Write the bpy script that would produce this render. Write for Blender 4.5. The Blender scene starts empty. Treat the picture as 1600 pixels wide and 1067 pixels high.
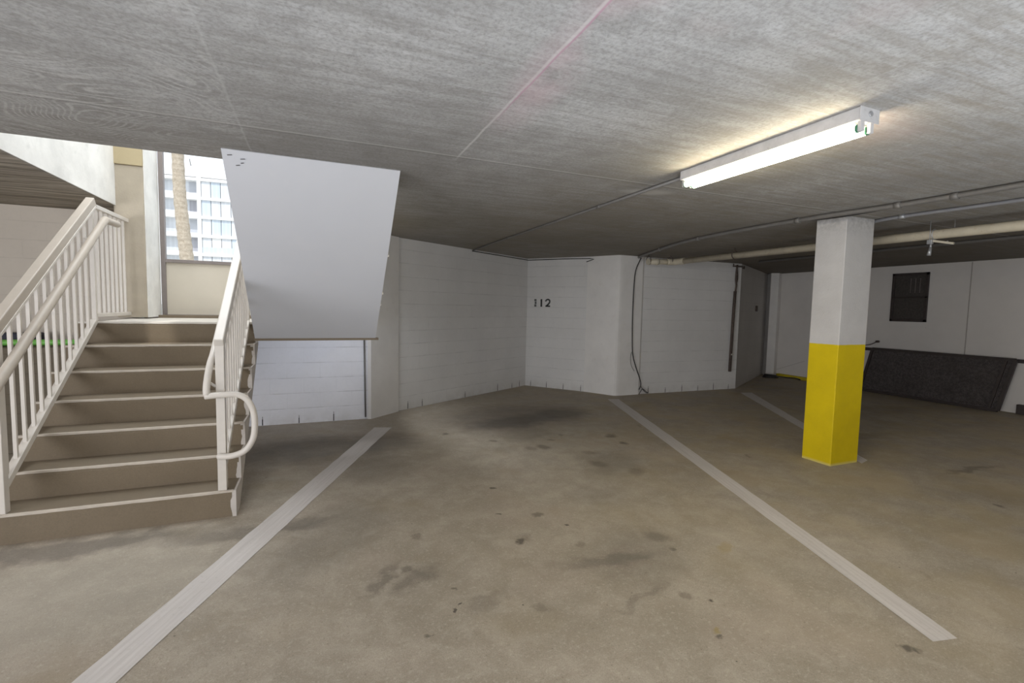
import bpy, bmesh, math, random
from mathutils import Vector, Matrix
random.seed(7)
COL = bpy.context.scene.collection
PI = math.pi

# ------------------------------------------------------------------ node helpers
def new_mat(name):
    m = bpy.data.materials.new(name); m.use_nodes = True
    nt = m.node_tree; b = nt.nodes['Principled BSDF']
    return m, nt, b
class G:
    """small wrapper to write shader graphs as expressions"""
    def __init__(s, nt): s.nt = nt
    def n(s, t, **kw):
        nd = s.nt.nodes.new(t)
        for k, v in kw.items():
            if k.startswith('i_'):
                nd.inputs[k[2:].replace('_', ' ')].default_value = v
            else: setattr(nd, k, v)
        return nd
    def link(s, a, b): s.nt.links.new(a, b)
    def inp(s, sock, v):
        if isinstance(v, (int, float)): sock.default_value = v
        elif isinstance(v, (tuple, list)):
            sock.default_value = v if len(v) == len(sock.default_value) else tuple(v) + (1,)
        else: s.link(v, sock)
    def math(s, op, a, b=0.0, c=None, clamp=False):
        nd = s.n('ShaderNodeMath', operation=op, use_clamp=clamp)
        s.inp(nd.inputs[0], a); s.inp(nd.inputs[1], b)
        if c is not None: s.inp(nd.inputs[2], c)
        return nd.outputs[0]
    def coords(s, kind='Object'): return s.n('ShaderNodeTexCoord').outputs[kind]
    def pos(s): return s.n('ShaderNodeNewGeometry').outputs['Position']
    def mapping(s, v, scale=(1, 1, 1), rot=(0, 0, 0), loc=(0, 0, 0)):
        nd = s.n('ShaderNodeMapping'); s.link(v, nd.inputs[0])
        nd.inputs['Scale'].default_value = scale; nd.inputs['Rotation'].default_value = rot
        nd.inputs['Location'].default_value = loc
        return nd.outputs[0]
    def noise(s, v, scale=5, detail=4, rough=.55, dist=0):
        nd = s.n('ShaderNodeTexNoise'); s.link(v, nd.inputs['Vector'])
        nd.inputs['Scale'].default_value = scale; nd.inputs['Detail'].default_value = detail
        nd.inputs['Roughness'].default_value = rough; nd.inputs['Distortion'].default_value = dist
        return nd.outputs['Fac']
    def ramp(s, f, a, b, lo=0., hi=1.):
        nd = s.n('ShaderNodeMapRange', clamp=True); s.inp(nd.inputs[0], f)
        for i, v in enumerate((a, b, lo, hi)): nd.inputs[i + 1].default_value = v
        return nd.outputs[0]
    def mix(s, f, a, b, mode='MIX'):
        nd = s.n('ShaderNodeMix', data_type='RGBA', blend_type=mode)
        s.inp(nd.inputs[0], f); s.inp(nd.inputs[6], a); s.inp(nd.inputs[7], b)
        return nd.outputs[2]
    def sep(s, v):
        nd = s.n('ShaderNodeSeparateXYZ'); s.link(v, nd.inputs[0]); return nd.outputs
    def comb(s, x, y, z=0.0):
        nd = s.n('ShaderNodeCombineXYZ')
        for i, v in enumerate((x, y, z)): s.inp(nd.inputs[i], v)
        return nd.outputs[0]
    def bump(s, h, strength=.3, dist=.01, nrm=None):
        nd = s.n('ShaderNodeBump'); s.inp(nd.inputs['Height'], h)
        nd.inputs['Strength'].default_value = strength; nd.inputs['Distance'].default_value = dist
        if nrm is not None: s.link(nrm, nd.inputs['Normal'])
        return nd.outputs[0]

def paint(name, col, rough=.55, var=.12, scale=6, bump=.15, metal=0, dirt=None, dirt_amt=.4):
    m, nt, b = new_mat(name); g = G(nt)
    p = g.pos()
    f = g.noise(p, scale, 5, .6)
    dark = tuple(c * (1 - var) for c in col); lite = tuple(min(1, c * (1 + var)) for c in col)
    c = g.mix(g.ramp(f, .3, .7), dark, lite)
    if dirt is not None:
        d = g.noise(p, scale * 2.7, 6, .7)
        c = g.mix(g.ramp(d, .58, .75, 0, dirt_amt), c, dirt)
    g.link(c, b.inputs['Base Color']); b.inputs['Roughness'].default_value = rough
    b.inputs['Metallic'].default_value = metal
    if bump: g.link(g.bump(g.noise(p, scale * 12, 3), bump, .003), b.inputs['Normal'])
    return m

def line_mask(g, v, at, w, soft):
    d = g.math('ABSOLUTE', g.math('SUBTRACT', v, at))
    return g.ramp(d, w, w + soft, 1, 0)

def blob(g, p, x, y, rx, ry, rot=0.0):
    q = g.n('ShaderNodeMapping'); q.vector_type = 'TEXTURE'
    q.inputs['Location'].default_value = (x, y, 0); q.inputs['Rotation'].default_value = (0, 0, rot)
    q.inputs['Scale'].default_value = (rx, ry, 1)
    g.link(p, q.inputs[0])
    l = g.n('ShaderNodeVectorMath', operation='LENGTH'); g.link(q.outputs[0], l.inputs[0])
    return g.ramp(l.outputs['Value'], .45, 1.0, 1, 0)

# ------------------------------------------------------------------ materials
def mat_floor():
    m, nt, b = new_mat('floor_concrete'); g = G(nt)
    p = g.pos(); s = g.sep(p); flat = g.comb(s[0], s[1], 0)
    wn = g.n('ShaderNodeTexNoise'); g.link(flat, wn.inputs['Vector']); wn.inputs['Scale'].default_value = 7; wn.inputs['Detail'].default_value = 4
    wv = g.n('ShaderNodeVectorMath', operation='SCALE'); 
    sb = g.n('ShaderNodeVectorMath', operation='SUBTRACT'); g.link(wn.outputs['Color'], sb.inputs[0]); sb.inputs[1].default_value = (.5, .5, .5)
    g.link(sb.outputs[0], wv.inputs[0]); wv.inputs['Scale'].default_value = .28
    ad = g.n('ShaderNodeVectorMath', operation='ADD'); g.link(flat, ad.inputs[0]); g.link(wv.outputs[0], ad.inputs[1])
    q = g.n('ShaderNodeVectorMath', operation='MULTIPLY'); g.link(ad.outputs[0], q.inputs[0]); q.inputs[1].default_value = (1, 1, 0)
    q = q.outputs[0]
    big = g.noise(flat, .8, 5, .6, .4); mid = g.noise(flat, 3.1, 6, .68); fine = g.noise(flat, 38, 4, .7)
    grain = g.noise(flat, 170, 2, .7)
    c = g.mix(g.ramp(big, .3, .7), (.385, .33, .262), (.50, .44, .36))
    c = g.mix(g.ramp(mid, .35, .66, .45, 0), c, (.19, .163, .122))
    c = g.mix(g.ramp(fine, .35, .7, .0, .35), c, (.38, .345, .275))
    c = g.mix(g.ramp(grain, .35, .6, .42, 0), c, (.16, .135, .10))
    blotch = g.noise(g.mapping(flat, loc=(9, 3, 0)), 6.5, 7, .72, .5)
    c = g.mix(g.ramp(blotch, .40, .52, .34, 0), c, (.25, .21, .16))
    c = g.mix(g.ramp(blotch, .53, .68, 0, .4), c, (.47, .42, .345))
    c = g.mix(g.ramp(g.noise(flat, 1.1, 2), .55, .62, 0, .25), c, (.40, .33, .27))
    speck = g.noise(flat, 85, 2, .5)
    c = g.mix(g.ramp(speck, .64, .70, 0, .55), c, (.16, .135, .10))
    c = g.mix(g.ramp(g.noise(g.mapping(flat, loc=(5, 5, 0)), 55, 3, .7), .55, .68, 0, .4), c, (.56, .50, .42))
    c = g.mix(g.math('MULTIPLY', g.ramp(s[0], 1.6, 4.2, 0, .35), g.ramp(g.noise(flat, 2.2, 3), .4, .6)), c, (.42, .33, .17))
    # warm iron tinge
    c = g.mix(g.ramp(g.noise(flat, 1.7, 3, .5), .55, .75, 0, .35), c, (.26, .20, .11))
    # light fall-off towards the back of the bays, put into the colour
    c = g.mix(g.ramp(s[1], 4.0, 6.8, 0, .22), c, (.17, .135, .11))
    # oil stains
    def stain(x, y, rx, ry, rot, a, col=(.055, .047, .042)):
        nonlocal c
        c = g.mix(g.math('MULTIPLY', blob(g, q, x, y, rx, ry, rot), a), c, col)
    stain(2.3, 5.6, 1.35, .85, .1, .5, (.075, .06, .055)); stain(3.0, 5.55, .55, .4, .5, .45); stain(2.2, 5.3, .75, .35, .3, .5); stain(2.15, 4.75, .4, .35, .3, .3)
    stain(.62, 4.9, .5, .42, .9, .5); stain(.45, 4.15, .38, .5, .2, .3); stain(-.05, 4.9, .8, .55, 0, .5)
    stain(2.5, 3.6, .45, .35, .8, .26); stain(1.7, 2.15, .42, .3, .8, .28); stain(1.95, 3.0, .3, .2, 0, .2)
    stain(.05, 3.0, .7, .35, .9, .2); stain(-.35, 3.2, .6, .12, 0, .45); stain(-1.3, 3.32, .9, .14, 0, .55)
    stain(.45, 2.35, .18, .1, .5, .4)
    stain(5.6, 3.5, .8, .12, -.1, .3); stain(5.6, 2.35, .5, .06, -.1, .4); stain(7.2, 4.4, 1.3, .5, -.1, .2)
    stain(-1.1, 2.4, .9, .6, .1, -.25) if False else None
    # finer warp for the drips
    w2 = g.n('ShaderNodeTexNoise'); g.link(flat, w2.inputs['Vector']); w2.inputs['Scale'].default_value = 26; w2.inputs['Detail'].default_value = 3
    s2 = g.n('ShaderNodeVectorMath', operation='SUBTRACT'); g.link(w2.outputs['Color'], s2.inputs[0]); s2.inputs[1].default_value = (.5, .5, .5)
    m2 = g.n('ShaderNodeVectorMath', operation='SCALE'); g.link(s2.outputs[0], m2.inputs[0]); m2.inputs['Scale'].default_value = .07
    a2 = g.n('ShaderNodeVectorMath', operation='ADD'); g.link(flat, a2.inputs[0]); g.link(m2.outputs[0], a2.inputs[1])
    f2 = g.n('ShaderNodeVectorMath', operation='MULTIPLY'); g.link(a2.outputs[0], f2.inputs[0]); f2.inputs[1].default_value = (1, 1, 0)
    q_big = q; q = f2.outputs[0]
    rr = random.Random(3)
    D = (.060, .050, .040)
    for (x, y, r, a) in [(3.01, 4.38, .10, .6), (2.98, 4.10, .065, .75), (1.29, 5.02, .05, .6), (1.97, 4.24, .09, .35), (2.11, 4.24, .10, .55), (1.25, 3.37, .035, .7),
                         (1.38, 2.83, .05, .55), (1.49, 2.62, .017, .9), (1.12, 2.52, .045, .75), (1.16, 2.56, .07, .3), (1.13, 2.92, .02, .8), (1.44, 2.37, .05, .3),
                         (1.94, 2.29, .10, .4), (.43, 2.46, .045, .5), (1.93, 2.13, .025, .55), (1.76, 1.67, .017, .9), (1.67, 1.75, .045, .4), (.96, 1.91, .05, .3),
                         (.55, 2.8, .05, .4), (.43, 1.91, .02, .6), (.58, 2.04, .014, .9), (.61, 2.07, .01, .9), (2.45, 3.93, .09, .35), (2.36, 3.6, .12, .4), (2.56, 3.32, .11, .35),
                         (1.6, 1.46, .02, .7), (2.30, 1.12, .04, .75), (4.7, 1.8, .04, .6), (.62, 2.2, .02, .6), (-.6, 2.5, .02, .7), (1.7, 4.6, .06, .4), (2.3, 4.45, .06, .45), (2.5, 4.6, .05, .5)]:
        stain(x, y, r * 1.1, r * .8, rr.random() * 3, a, D)
    stain(2.24, 2.04, .10, .05, .6, .4, (.30, .22, .07)); stain(1.62, 1.50, .035, .02, .6, .6, (.30, .22, .06))
    q = q_big
    stain(1.5, 2.17, .42, .09, -.1, .35); stain(1.45, 1.80, .30, .05, .3, .28); stain(.28, 2.42, .20, .05, .9, .4); stain(.75, 2.05, .16, .07, .4, .25)
    # scattered small spots
    v = g.n('ShaderNodeTexVoronoi', feature='F1'); g.link(q, v.inputs['Vector']); v.inputs['Scale'].default_value = 3.6; v.inputs['Randomness'].default_value = 1
    rs = g.n('ShaderNodeSeparateColor'); g.link(v.outputs['Color'], rs.inputs[0])
    rad = g.ramp(rs.outputs[0], .3, 1, 0.0, .12)
    spot = g.ramp(g.math('SUBTRACT', rad, v.outputs['Distance']), 0, .025, 0, 1)
    c = g.mix(g.math('MULTIPLY', spot, g.ramp(rs.outputs[1], 0, 1, .1, .38)), c, (.12, .10, .075))
    v2 = g.n('ShaderNodeTexVoronoi', feature='F1'); g.link(flat, v2.inputs['Vector']); v2.inputs['Scale'].default_value = 9
    rs2 = g.n('ShaderNodeSeparateColor'); g.link(v2.outputs['Color'], rs2.inputs[0])
    rad2 = g.ramp(rs2.outputs[0], .7, 1, 0, .06)
    c = g.mix(g.ramp(g.math('SUBTRACT', rad2, v2.outputs['Distance']), 0, .02, 0, .8), c, (.05, .042, .03))
    # pale patch near the stairs foot and over the old stain
    pale = g.math('MULTIPLY', blob(g, q, -1.2, 2.75, 1.1, .55, .1), .3)
    c = g.mix(pale, c, (.42, .39, .33))
    pale = g.math('MULTIPLY', g.math('MULTIPLY', blob(g, q, 2.65, 4.35, .75, .6, .6), g.ramp(g.noise(flat, 9, 5, .7), .45, .62)), .38)
    c = g.mix(pale, c, (.40, .37, .31))
    g.link(c, b.inputs['Base Color'])
    g.link(g.ramp(mid, .3, .7, .55, .8), b.inputs['Roughness'])
    b.inputs['Specular IOR Level'].default_value = .25
    g.link(g.bump(g.math('ADD', g.math('MULTIPLY', fine, .6), grain), .25, .003), b.inputs['Normal'])
    return m

def mat_ceiling():
    m, nt, b = new_mat('ceiling_concrete'); g = G(nt)
    p = g.pos(); s = g.sep(p); flat = g.comb(s[0], s[1], 0)
    # board-print: every plywood sheet gets its own grain phase
    sx = g.math('FLOOR', g.math('DIVIDE', g.math('ADD', s[0], .35), 1.133))
    sy = g.math('FLOOR', g.math('DIVIDE', g.math('SUBTRACT', s[1], 2.77), 2.27))
    ph = g.math('ADD', g.math('MULTIPLY', sx, 3.71), g.math('MULTIPLY', sy, 7.13))
    gv = g.comb(g.math('MULTIPLY', s[0], 1.0), g.math('MULTIPLY', s[1], 5.5), ph)
    warp = g.noise(gv, .9, 3, .5, .8)
    fld = g.noise(g.comb(g.math('MULTIPLY', s[0], .9), g.math('MULTIPLY', s[1], 1.25), ph), 1.25, 1.2, .4, .9)
    fld = g.math('ADD', fld, g.math('MULTIPLY', g.noise(flat, 14, 2), .012))
    ringf = g.ramp(g.math('SINE', g.math('MULTIPLY', fld, 210)), .1, .95)
    streak = g.noise(g.comb(g.math('MULTIPLY', s[0], 1.6), g.math('MULTIPLY', s[1], 22), ph), 1, 7, .7, .3)
    cloud = g.noise(flat, 1.5, 6, .62, .3); blot = g.noise(flat, 5, 7, .7, .2); grain = g.noise(flat, 60, 4, .75)
    c = g.mix(g.ramp(cloud, .32, .68), (.35, .35, .355), (.58, .585, .60))
    c = g.mix(g.ramp(blot, .42, .7, 0, .6), c, (.62, .625, .63))
    c = g.mix(g.ramp(blot, .25, .45, .45, 0), c, (.19, .18, .168))
    c = g.mix(g.ramp(streak, .40, .58, .42, 0), c, (.20, .187, .17))
    wm = g.ramp(g.noise(flat, .8, 3), .42, .6, 0, .45)
    # strong curly grain in the sheet over the stairs (left)
    wl = g.math('MULTIPLY', g.ramp(s[0], -.33, -.37, 0, 1.0), g.ramp(g.noise(flat, 2.4, 3), .38, .6, .15, 1))
    c = g.mix(g.math('MULTIPLY', ringf, g.math('ADD', g.math('MULTIPLY', wm, .4), wl)), c, (.60, .60, .60))
    mot = g.noise(g.mapping(flat, loc=(3, 8, 0)), 13, 6, .75, .6)
    c = g.mix(g.ramp(mot, .38, .5, .28, 0), c, (.235, .23, .225))
    c = g.mix(g.ramp(mot, .55, .68, 0, .3), c, (.66, .67, .69))
    c = g.mix(g.ramp(g.noise(g.mapping(flat, loc=(1, 5, 0)), .7, 3, .6), .42, .6, 0, .5), c, (.24, .235, .23))
    c = g.mix(g.ramp(grain, .3, .56, .6, 0), c, (.16, .155, .145))
    # light fall-off painted in: darker and browner towards the back
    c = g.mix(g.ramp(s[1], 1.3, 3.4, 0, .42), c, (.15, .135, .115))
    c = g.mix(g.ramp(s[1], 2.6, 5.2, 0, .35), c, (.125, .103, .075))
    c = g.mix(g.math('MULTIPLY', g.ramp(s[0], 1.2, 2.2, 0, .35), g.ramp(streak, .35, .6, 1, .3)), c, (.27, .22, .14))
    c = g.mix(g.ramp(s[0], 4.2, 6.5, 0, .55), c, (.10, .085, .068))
    br = g.math('MULTIPLY', g.ramp(s[1], 4.4, 5.2, 0, 1), g.math('MULTIPLY', g.ramp(s[0], 1.5, .6, 0, .5), g.ramp(streak, .3, .6, .5, 1)))
    c = g.mix(br, c, (.17, .13, .07))
    c = g.mix(g.ramp(s[0], -1.72, -1.78, 0, .75), c, g.mix(g.ramp(streak, .42, .60), (.15, .125, .095), (.46, .40, .33)))
    # formwork joints
    wob = g.math('MULTIPLY', g.math('SUBTRACT', g.noise(flat, 4, 2), .5), .012)
    x = g.math('ADD', s[0], wob); y = g.math('ADD', s[1], wob)
    for k in range(-6, 9):
        x0 = -.35 + 1.133 * k
        if k == 1: continue
        if k in (0,): a = .22
        else: a = .1
        c = g.mix(g.math('MULTIPLY', line_mask(g, x, x0, .002, .006), a), c, (.56, .56, .56))
    for y0, a in ((.5, .08), (2.77, .45), (5.04, .12), (-1.77, .1)):
        c = g.mix(g.math('MULTIPLY', line_mask(g, y, y0, .0035, .009), a), c, (.58, .57, .55))
        c = g.mix(g.math('MULTIPLY', line_mask(g, y, y0 + .02, .003, .014), .3), c, (.09, .085, .08))
    # red chalk line and its smear
    c = g.mix(g.math('MULTIPLY', line_mask(g, x, .783, .002, .004), g.math('MULTIPLY', g.ramp(s[1], 2.2, 1.9), .75)), c, (.42, .22, .31))
    c = g.mix(g.math('MULTIPLY', line_mask(g, x, .773, .003, .006), g.math('MULTIPLY', g.ramp(s[1], 2.85, 2.7), .45)), c, (.68, .66, .66))
    sm = g.math('MULTIPLY', line_mask(g, x, .83, .03, .12), g.ramp(g.noise(flat, 2.5, 4), .38, .58, 0, .45))
    c = g.mix(g.math('MULTIPLY', sm, g.ramp(s[1], 2.4, 1.8)), c, (.52, .36, .40))
    c = g.mix(g.math('MULTIPLY', g.ramp(g.noise(g.mapping(flat, loc=(4, 1, 0)), 1.3, 3), .6, .74, 0, .35), g.ramp(s[1], 2.2, 1.6)), c, (.45, .34, .33))
    # grout scar beside the lamp
    c = g.mix(g.math('MULTIPLY', blob(g, flat, 2.28, 2.96, .24, .10, -.25), .8), c, (.46, .44, .41))
    # bug holes
    v = g.n('ShaderNodeTexVoronoi'); g.link(flat, v.inputs['Vector']); v.inputs['Scale'].default_value = 3.2
    rs = g.n('ShaderNodeSeparateColor'); g.link(v.outputs['Color'], rs.inputs[0])
    c = g.mix(g.ramp(g.math('SUBTRACT', g.ramp(rs.outputs[0], .5, 1, 0, .03), v.outputs['Distance']), 0, .008, 0, .8), c, (.05, .045, .04))
    g.link(c, b.inputs['Base Color']); b.inputs['Roughness'].default_value = .85
    b.inputs['Specular IOR Level'].default_value = .2
    g.link(g.bump(g.math('ADD', blot, g.math('MULTIPLY', streak, .6)), .3, .006), b.inputs['Normal'])
    return m

def mat_block(name, col, mortar_dark=.82, grime=.25, bumpy=.5, warm=(.30, .27, .22), bw=.356, bh=.178):
    """painted concrete block wall; object space: x along the wall, z up"""
    m, nt, b = new_mat(name); g = G(nt)
    o = g.coords('Object'); s = g.sep(o); uv = g.comb(s[0], s[2], 0)
    br = g.n('ShaderNodeTexBrick', offset=.5, squash=1.0); g.link(uv, br.inputs['Vector'])
    for k, v in (('Scale', 1), ('Mortar Size', .0045), ('Mortar Smooth', .6), ('Brick Width', bw), ('Row Height', bh), ('Bias', 0)):
        br.inputs[k].default_value = v
    fac = br.outputs['Fac']
    n1 = g.noise(o, 1.6, 5, .6); n2 = g.noise(o, 30, 4, .7); n3 = g.noise(uv, 4, 4, .6)
    # joints are only partly visible through the paint
    rowp = g.math('ABSOLUTE', g.math('SUBTRACT', g.math('FRACT', g.math('DIVIDE', s[2], bh)), .5))
    bed = g.ramp(rowp, .5 - .030, .5 - .012, 0, 1)
    vis = g.math('ADD', g.math('MULTIPLY', bed, g.ramp(n3, .38, .62, .12, .75)), g.math('MULTIPLY', fac, g.ramp(n3, .5, .65, .0, .25)), clamp=True)
    c = g.mix(g.ramp(n1, .3, .7), tuple(x * .93 for x in col), tuple(min(1, x * 1.05) for x in col))
    c = g.mix(g.math('MULTIPLY', vis, .8), c, tuple(x * mortar_dark * .82 for x in col))
    c = g.mix(g.ramp(n2, .3, .5, .12, 0), c, tuple(x * .7 for x in col))
    c = g.mix(g.math('MULTIPLY', g.ramp(s[2], .16, 0, 0, grime), g.ramp(g.noise(o, 9, 5), .3, .6)), c, warm)
    g.link(c, b.inputs['Base Color']); b.inputs['Roughness'].default_value = .7
    b.inputs['Specular IOR Level'].default_value = .25
    h = g.math('SUBTRACT', g.math('MULTIPLY', n2, .15), fac)
    g.link(g.bump(h, bumpy, .004), b.inputs['Normal'])
    return m

def mat_column():
    m, nt, b = new_mat('column_paint'); g = G(nt)
    p = g.pos(); s = g.sep(p)
    n = g.noise(p, 3, 5, .6); f = g.noise(p, 26, 5, .7)
    w = g.mix(g.ramp(n, .3, .7), (.50, .485, .475), (.60, .585, .575))
    w = g.mix(g.ramp(f, .62, .72, 0, .3), w, (.35, .33, .31))
    y = g.mix(g.ramp(n, .3, .7), (.60, .44, .0), (.72, .53, .0))
    y = g.mix(g.ramp(f, .62, .75, 0, .4), y, (.42, .28, .01))
    y = g.mix(g.ramp(s[2], .03, .0, 0, .7), y, (.62, .58, .30))
    edge = g.math('ADD', s[2], g.math('MULTIPLY', g.math('SUBTRACT', g.noise(p, 12, 3), .5), .008))
    c = g.mix(g.ramp(edge, 1.123, 1.127), y, w)
    top = g.math('MULTIPLY', g.ramp(s[2], 2.1, 2.26), g.ramp(f, .4, .6, 0, .6))
    c = g.mix(top, c, (.28, .27, .26))
    g.link(c, b.inputs['Base Color']); b.inputs['Roughness'].default_value = .6
    b.inputs['Specular IOR Level'].default_value = .3
    g.link(g.bump(g.math('ADD', f, g.noise(p, 90, 2)), .3, .004), b.inputs['Normal'])
    return m

def mat_stair():
    m, nt, b = new_mat('stair_brown_paint'); g = G(nt)
    p = g.pos(); n = g.noise(p, 2.2, 5, .6); f = g.noise(p, 120, 3, .7)
    c = g.mix(g.ramp(n, .3, .7), (.143, .106, .064), (.180, .136, .086))
    c = g.mix(g.ramp(f, .35, .65, .3, 0), c, (.09, .07, .045))
    nz = g.sep(g.n('ShaderNodeNewGeometry').outputs['Normal'])[2]
    c = g.mix(g.math('MULTIPLY', g.ramp(nz, .7, .95), g.ramp(g.noise(p, 5, 5), .3, .7, .1, .4)), c, (.15, .128, .095))
    g.link(c, b.inputs['Base Color']); b.inputs['Roughness'].default_value = .7
    g.link(g.bump(f, .3, .002), b.inputs['Normal'])
    return m

def mat_line():
    m, nt, b = new_mat('line_paint'); g = G(nt)
    o = g.coords('Object'); s = g.sep(o); p = g.pos()
    st = g.noise(g.comb(g.math('MULTIPLY', s[0], 2.0), g.math('MULTIPLY', s[1], 60), 0), 1, 5, .65)
    f = g.noise(p, 40, 5, .7)
    c = g.mix(g.ramp(st, .3, .7), (.52, .485, .465), (.66, .625, .605))
    c = g.mix(g.ramp(f, .58, .72, 0, .45), c, (.36, .33, .28))
    c = g.mix(g.ramp(g.sep(p)[1], 3.0, 6.0, 0, .35), c, (.32, .29, .26))
    g.link(c, b.inputs['Base Color']); b.inputs['Roughness'].default_value = .6
    g.link(g.bump(st, .2, .002), b.inputs['Normal'])
    return m

def mat_emit(name, col, st):
    m, nt, b = new_mat(name); g = G(nt)
    o = g.coords('Object')
    b.inputs['Base Color'].default_value = (.9, .9, .9, 1)
    e = g.mix(g.ramp(g.noise(o, 3, 1), 0, 1, 0, .05), col, (1, 1, 1))
    g.link(e, b.inputs['Emission Color']); b.inputs['Emission Strength'].default_value = st
    return m

def mat_mesh_screen():
    """dark woven wire screen: fine procedural weave"""
    m, nt, b = new_mat('dark_wire_screen'); g = G(nt)
    o = g.coords('Object'); s = g.sep(o)
    k = 2 * PI / .022
    w = g.math('MULTIPLY', g.math('SINE', g.math('MULTIPLY', s[0], k)), g.math('SINE', g.math('MULTIPLY', s[2], k)))
    n = g.noise(o, 60, 3, .8)
    c = g.mix(g.ramp(g.math('ADD', w, g.math('MULTIPLY', n, 1.2)), .2, 1.1), (.020, .016, .016), (.15, .13, .125))
    c = g.mix(g.ramp(g.noise(o, 2.5, 4), .5, .7, 0, .4), c, (.035, .024, .02))
    c = g.mix(g.ramp(g.noise(o, 28, 3, .9), .4, .6, .7, 0), c, (.02, .016, .016))
    g.link(c, b.inputs['Base Color']); b.inputs['Roughness'].default_value = .7
    g.link(g.bump(w, .6, .004), b.inputs['Normal'])
    return m

def mat_glass(name, col, rough=.15):
    m, nt, b = new_mat(name); g = G(nt)
    o = g.coords('Object')
    c = g.mix(g.ramp(g.noise(o, .35, 3), .35, .65), tuple(x * .85 for x in col), col)
    # curtains behind the pane: soft vertical folds
    s = g.sep(o)
    f = g.math('SINE', g.math('MULTIPLY', s[0], 14))
    c = g.mix(g.ramp(f, -.2, 1, 0, .25), c, tuple(min(1, x * 1.25) for x in col))
    g.link(c, b.inputs['Base Color']); b.inputs['Roughness'].default_value = rough
    return m

def mat_palm():
    m, nt, b = new_mat('palm_bark'); g = G(nt)
    o = g.coords('Object'); s = g.sep(o)
    ring = g.math('SINE', g.math('ADD', g.math('MULTIPLY', s[2], 46), g.math('MULTIPLY', g.noise(o, 4, 3), 6)))
    n = g.noise(o, 14, 5, .75)
    c = g.mix(g.ramp(n, .35, .65), (.36, .295, .22), (.55, .475, .38))
    c = g.mix(g.ramp(ring, 0, 1, 0, .12), c, (.20, .155, .11))
    g.link(c, b.inputs['Base Color']); b.inputs['Roughness'].default_value = .9
    g.link(g.bump(g.math('ADD', n, g.math('MULTIPLY', ring, .12)), .6, .03), b.inputs['Normal'])
    return m

M = {}
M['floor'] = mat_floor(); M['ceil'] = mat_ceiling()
M['block'] = mat_block('white_block', (.70, .69, .68))
M['block_bluelit'] = mat_block('white_block_under_landing', (.86, .87, .93), mortar_dark=.75)  # white block with bluish daylight put into its colour
M['block_dim'] = mat_block('white_block_shaded', (.50, .48, .46), mortar_dark=.95, bumpy=.25)  # same white block, darkened to carry its shade in the colour
M['block_beige'] = mat_block('beige_block', (.62, .555, .48), mortar_dark=.95, bumpy=.3)
M['block_brown'] = mat_block('brown_block', (.135, .11, .078), mortar_dark=.75, bh=.09, bw=.9)
M['white'] = paint('white_wall_paint', (.54, .53, .52), .7, .06, 2.5, .3)
M['pilaster'] = paint('pilaster_paint', (.74, .72, .70), .7, .06, 3, .3, dirt=(.5, .44, .36), dirt_amt=.25)
M['panel'] = paint('right_wall_paint', (.68, .645, .61), .7, .07, 1.2, .15)
M['soffit'] = paint('soffit_paint', (.60, .615, .665), .65, .03, 1.0, .12, dirt=(.66, .66, .69), dirt_amt=.35)
M['beige'] = paint('beige_stucco', (.40, .345, .265), .8, .1, 5, .5)
M['beige_dark'] = paint('beam_stucco', (.40, .325, .19), .8, .08, 4, .4)
M['shaft'] = paint('shaft_white', (.84, .84, .82), .8, .14, 3, .4, dirt=(.5, .52, .50), dirt_amt=.45)
M['rail'] = paint('rail_cream_enamel', (.64, .595, .54), .42, .05, 8, .08)
M['rail_tan'] = paint('rail_tan_enamel', (.44, .385, .325), .5, .05, 8, .08)
M['stair'] = mat_stair()
M['nosing'] = paint('pale_nosing', (.50, .44, .37), .6, .12, 14, .2)
M['stair_side'] = paint('stair_side_white', (.52, .48, .44), .7, .12, 6, .3, dirt=(.25, .2, .15), dirt_amt=.5)
M['landing'] = paint('landing_edge', (.60, .56, .50), .6, .08, 6, .2)
M['brown_edge'] = paint('brown_edge', (.17, .13, .085), .7, .1, 8, .2)
M['column'] = mat_column(); M['line'] = mat_line()
M['pvc'] = paint('cream_pipe_paint', (.56, .50, .38), .45, .12, 7, .1, dirt=(.28, .17, .07), dirt_amt=.6)
M['joint'] = paint('pipe_coupling', (.50, .45, .35), .5, .1, 7, .1)
M['conduit'] = paint('grey_conduit', (.15, .143, .135), .5, .1, 9, .05, .2)
M['conduit_lt'] = paint('light_conduit', (.27, .27, .285), .4, .1, 9, .05, .3)
M['steel'] = paint('galvanized', (.42, .43, .45), .4, .15, 20, .1, .6)
M['rust'] = paint('rusty_iron', (.075, .055, .045), .8, .3, 30, .6, dirt=(.35, .33, .3), dirt_amt=.4)
M['black'] = paint('black_rubber', (.018, .016, .015), .55, .2, 20, .1)
M['dark_frame'] = paint('dark_bronze_frame', (.035, .026, .024), .5, .2, 12, .1)
M['frame_taupe'] = paint('taupe_metal', (.20, .17, .16), .5, .08, 8, .05)
M['guard_panel'] = paint('guard_panel', (.60, .545, .45), .6, .04, 3, .1)
M['screen'] = mat_mesh_screen()
M['louver'] = paint('louver_dark', (.045, .038, .034), .5, .3, 30, .2)
M['lamp_body'] = paint('lamp_white_enamel', (.50, .49, .49), .5, .12, 14, .1, dirt=(.2, .17, .15), dirt_amt=.5)
M['tube'] = mat_emit('tube_glow', (1, .86, .58), 50)
M['green'] = paint('lamp_socket_green', (.02, .13, .06), .5, .1, 10, 0)
M['green_pole'] = paint('green_plastic', (.16, .50, .07), .5, .12, 9, .1)
M['navy'] = paint('navy_fabric', (.03, .032, .05), .8, .2, 9, .1)
M['yellow'] = paint('yellow_kerb', (.52, .40, .01), .6, .15, 6, .2)
M['ink'] = paint('black_stencil', (.02, .02, .02), .6, .3, 60, 0)
M['ink_faded'] = paint('faded_stencil', (.10, .10, .095), .7, .5, 60, 0)
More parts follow.
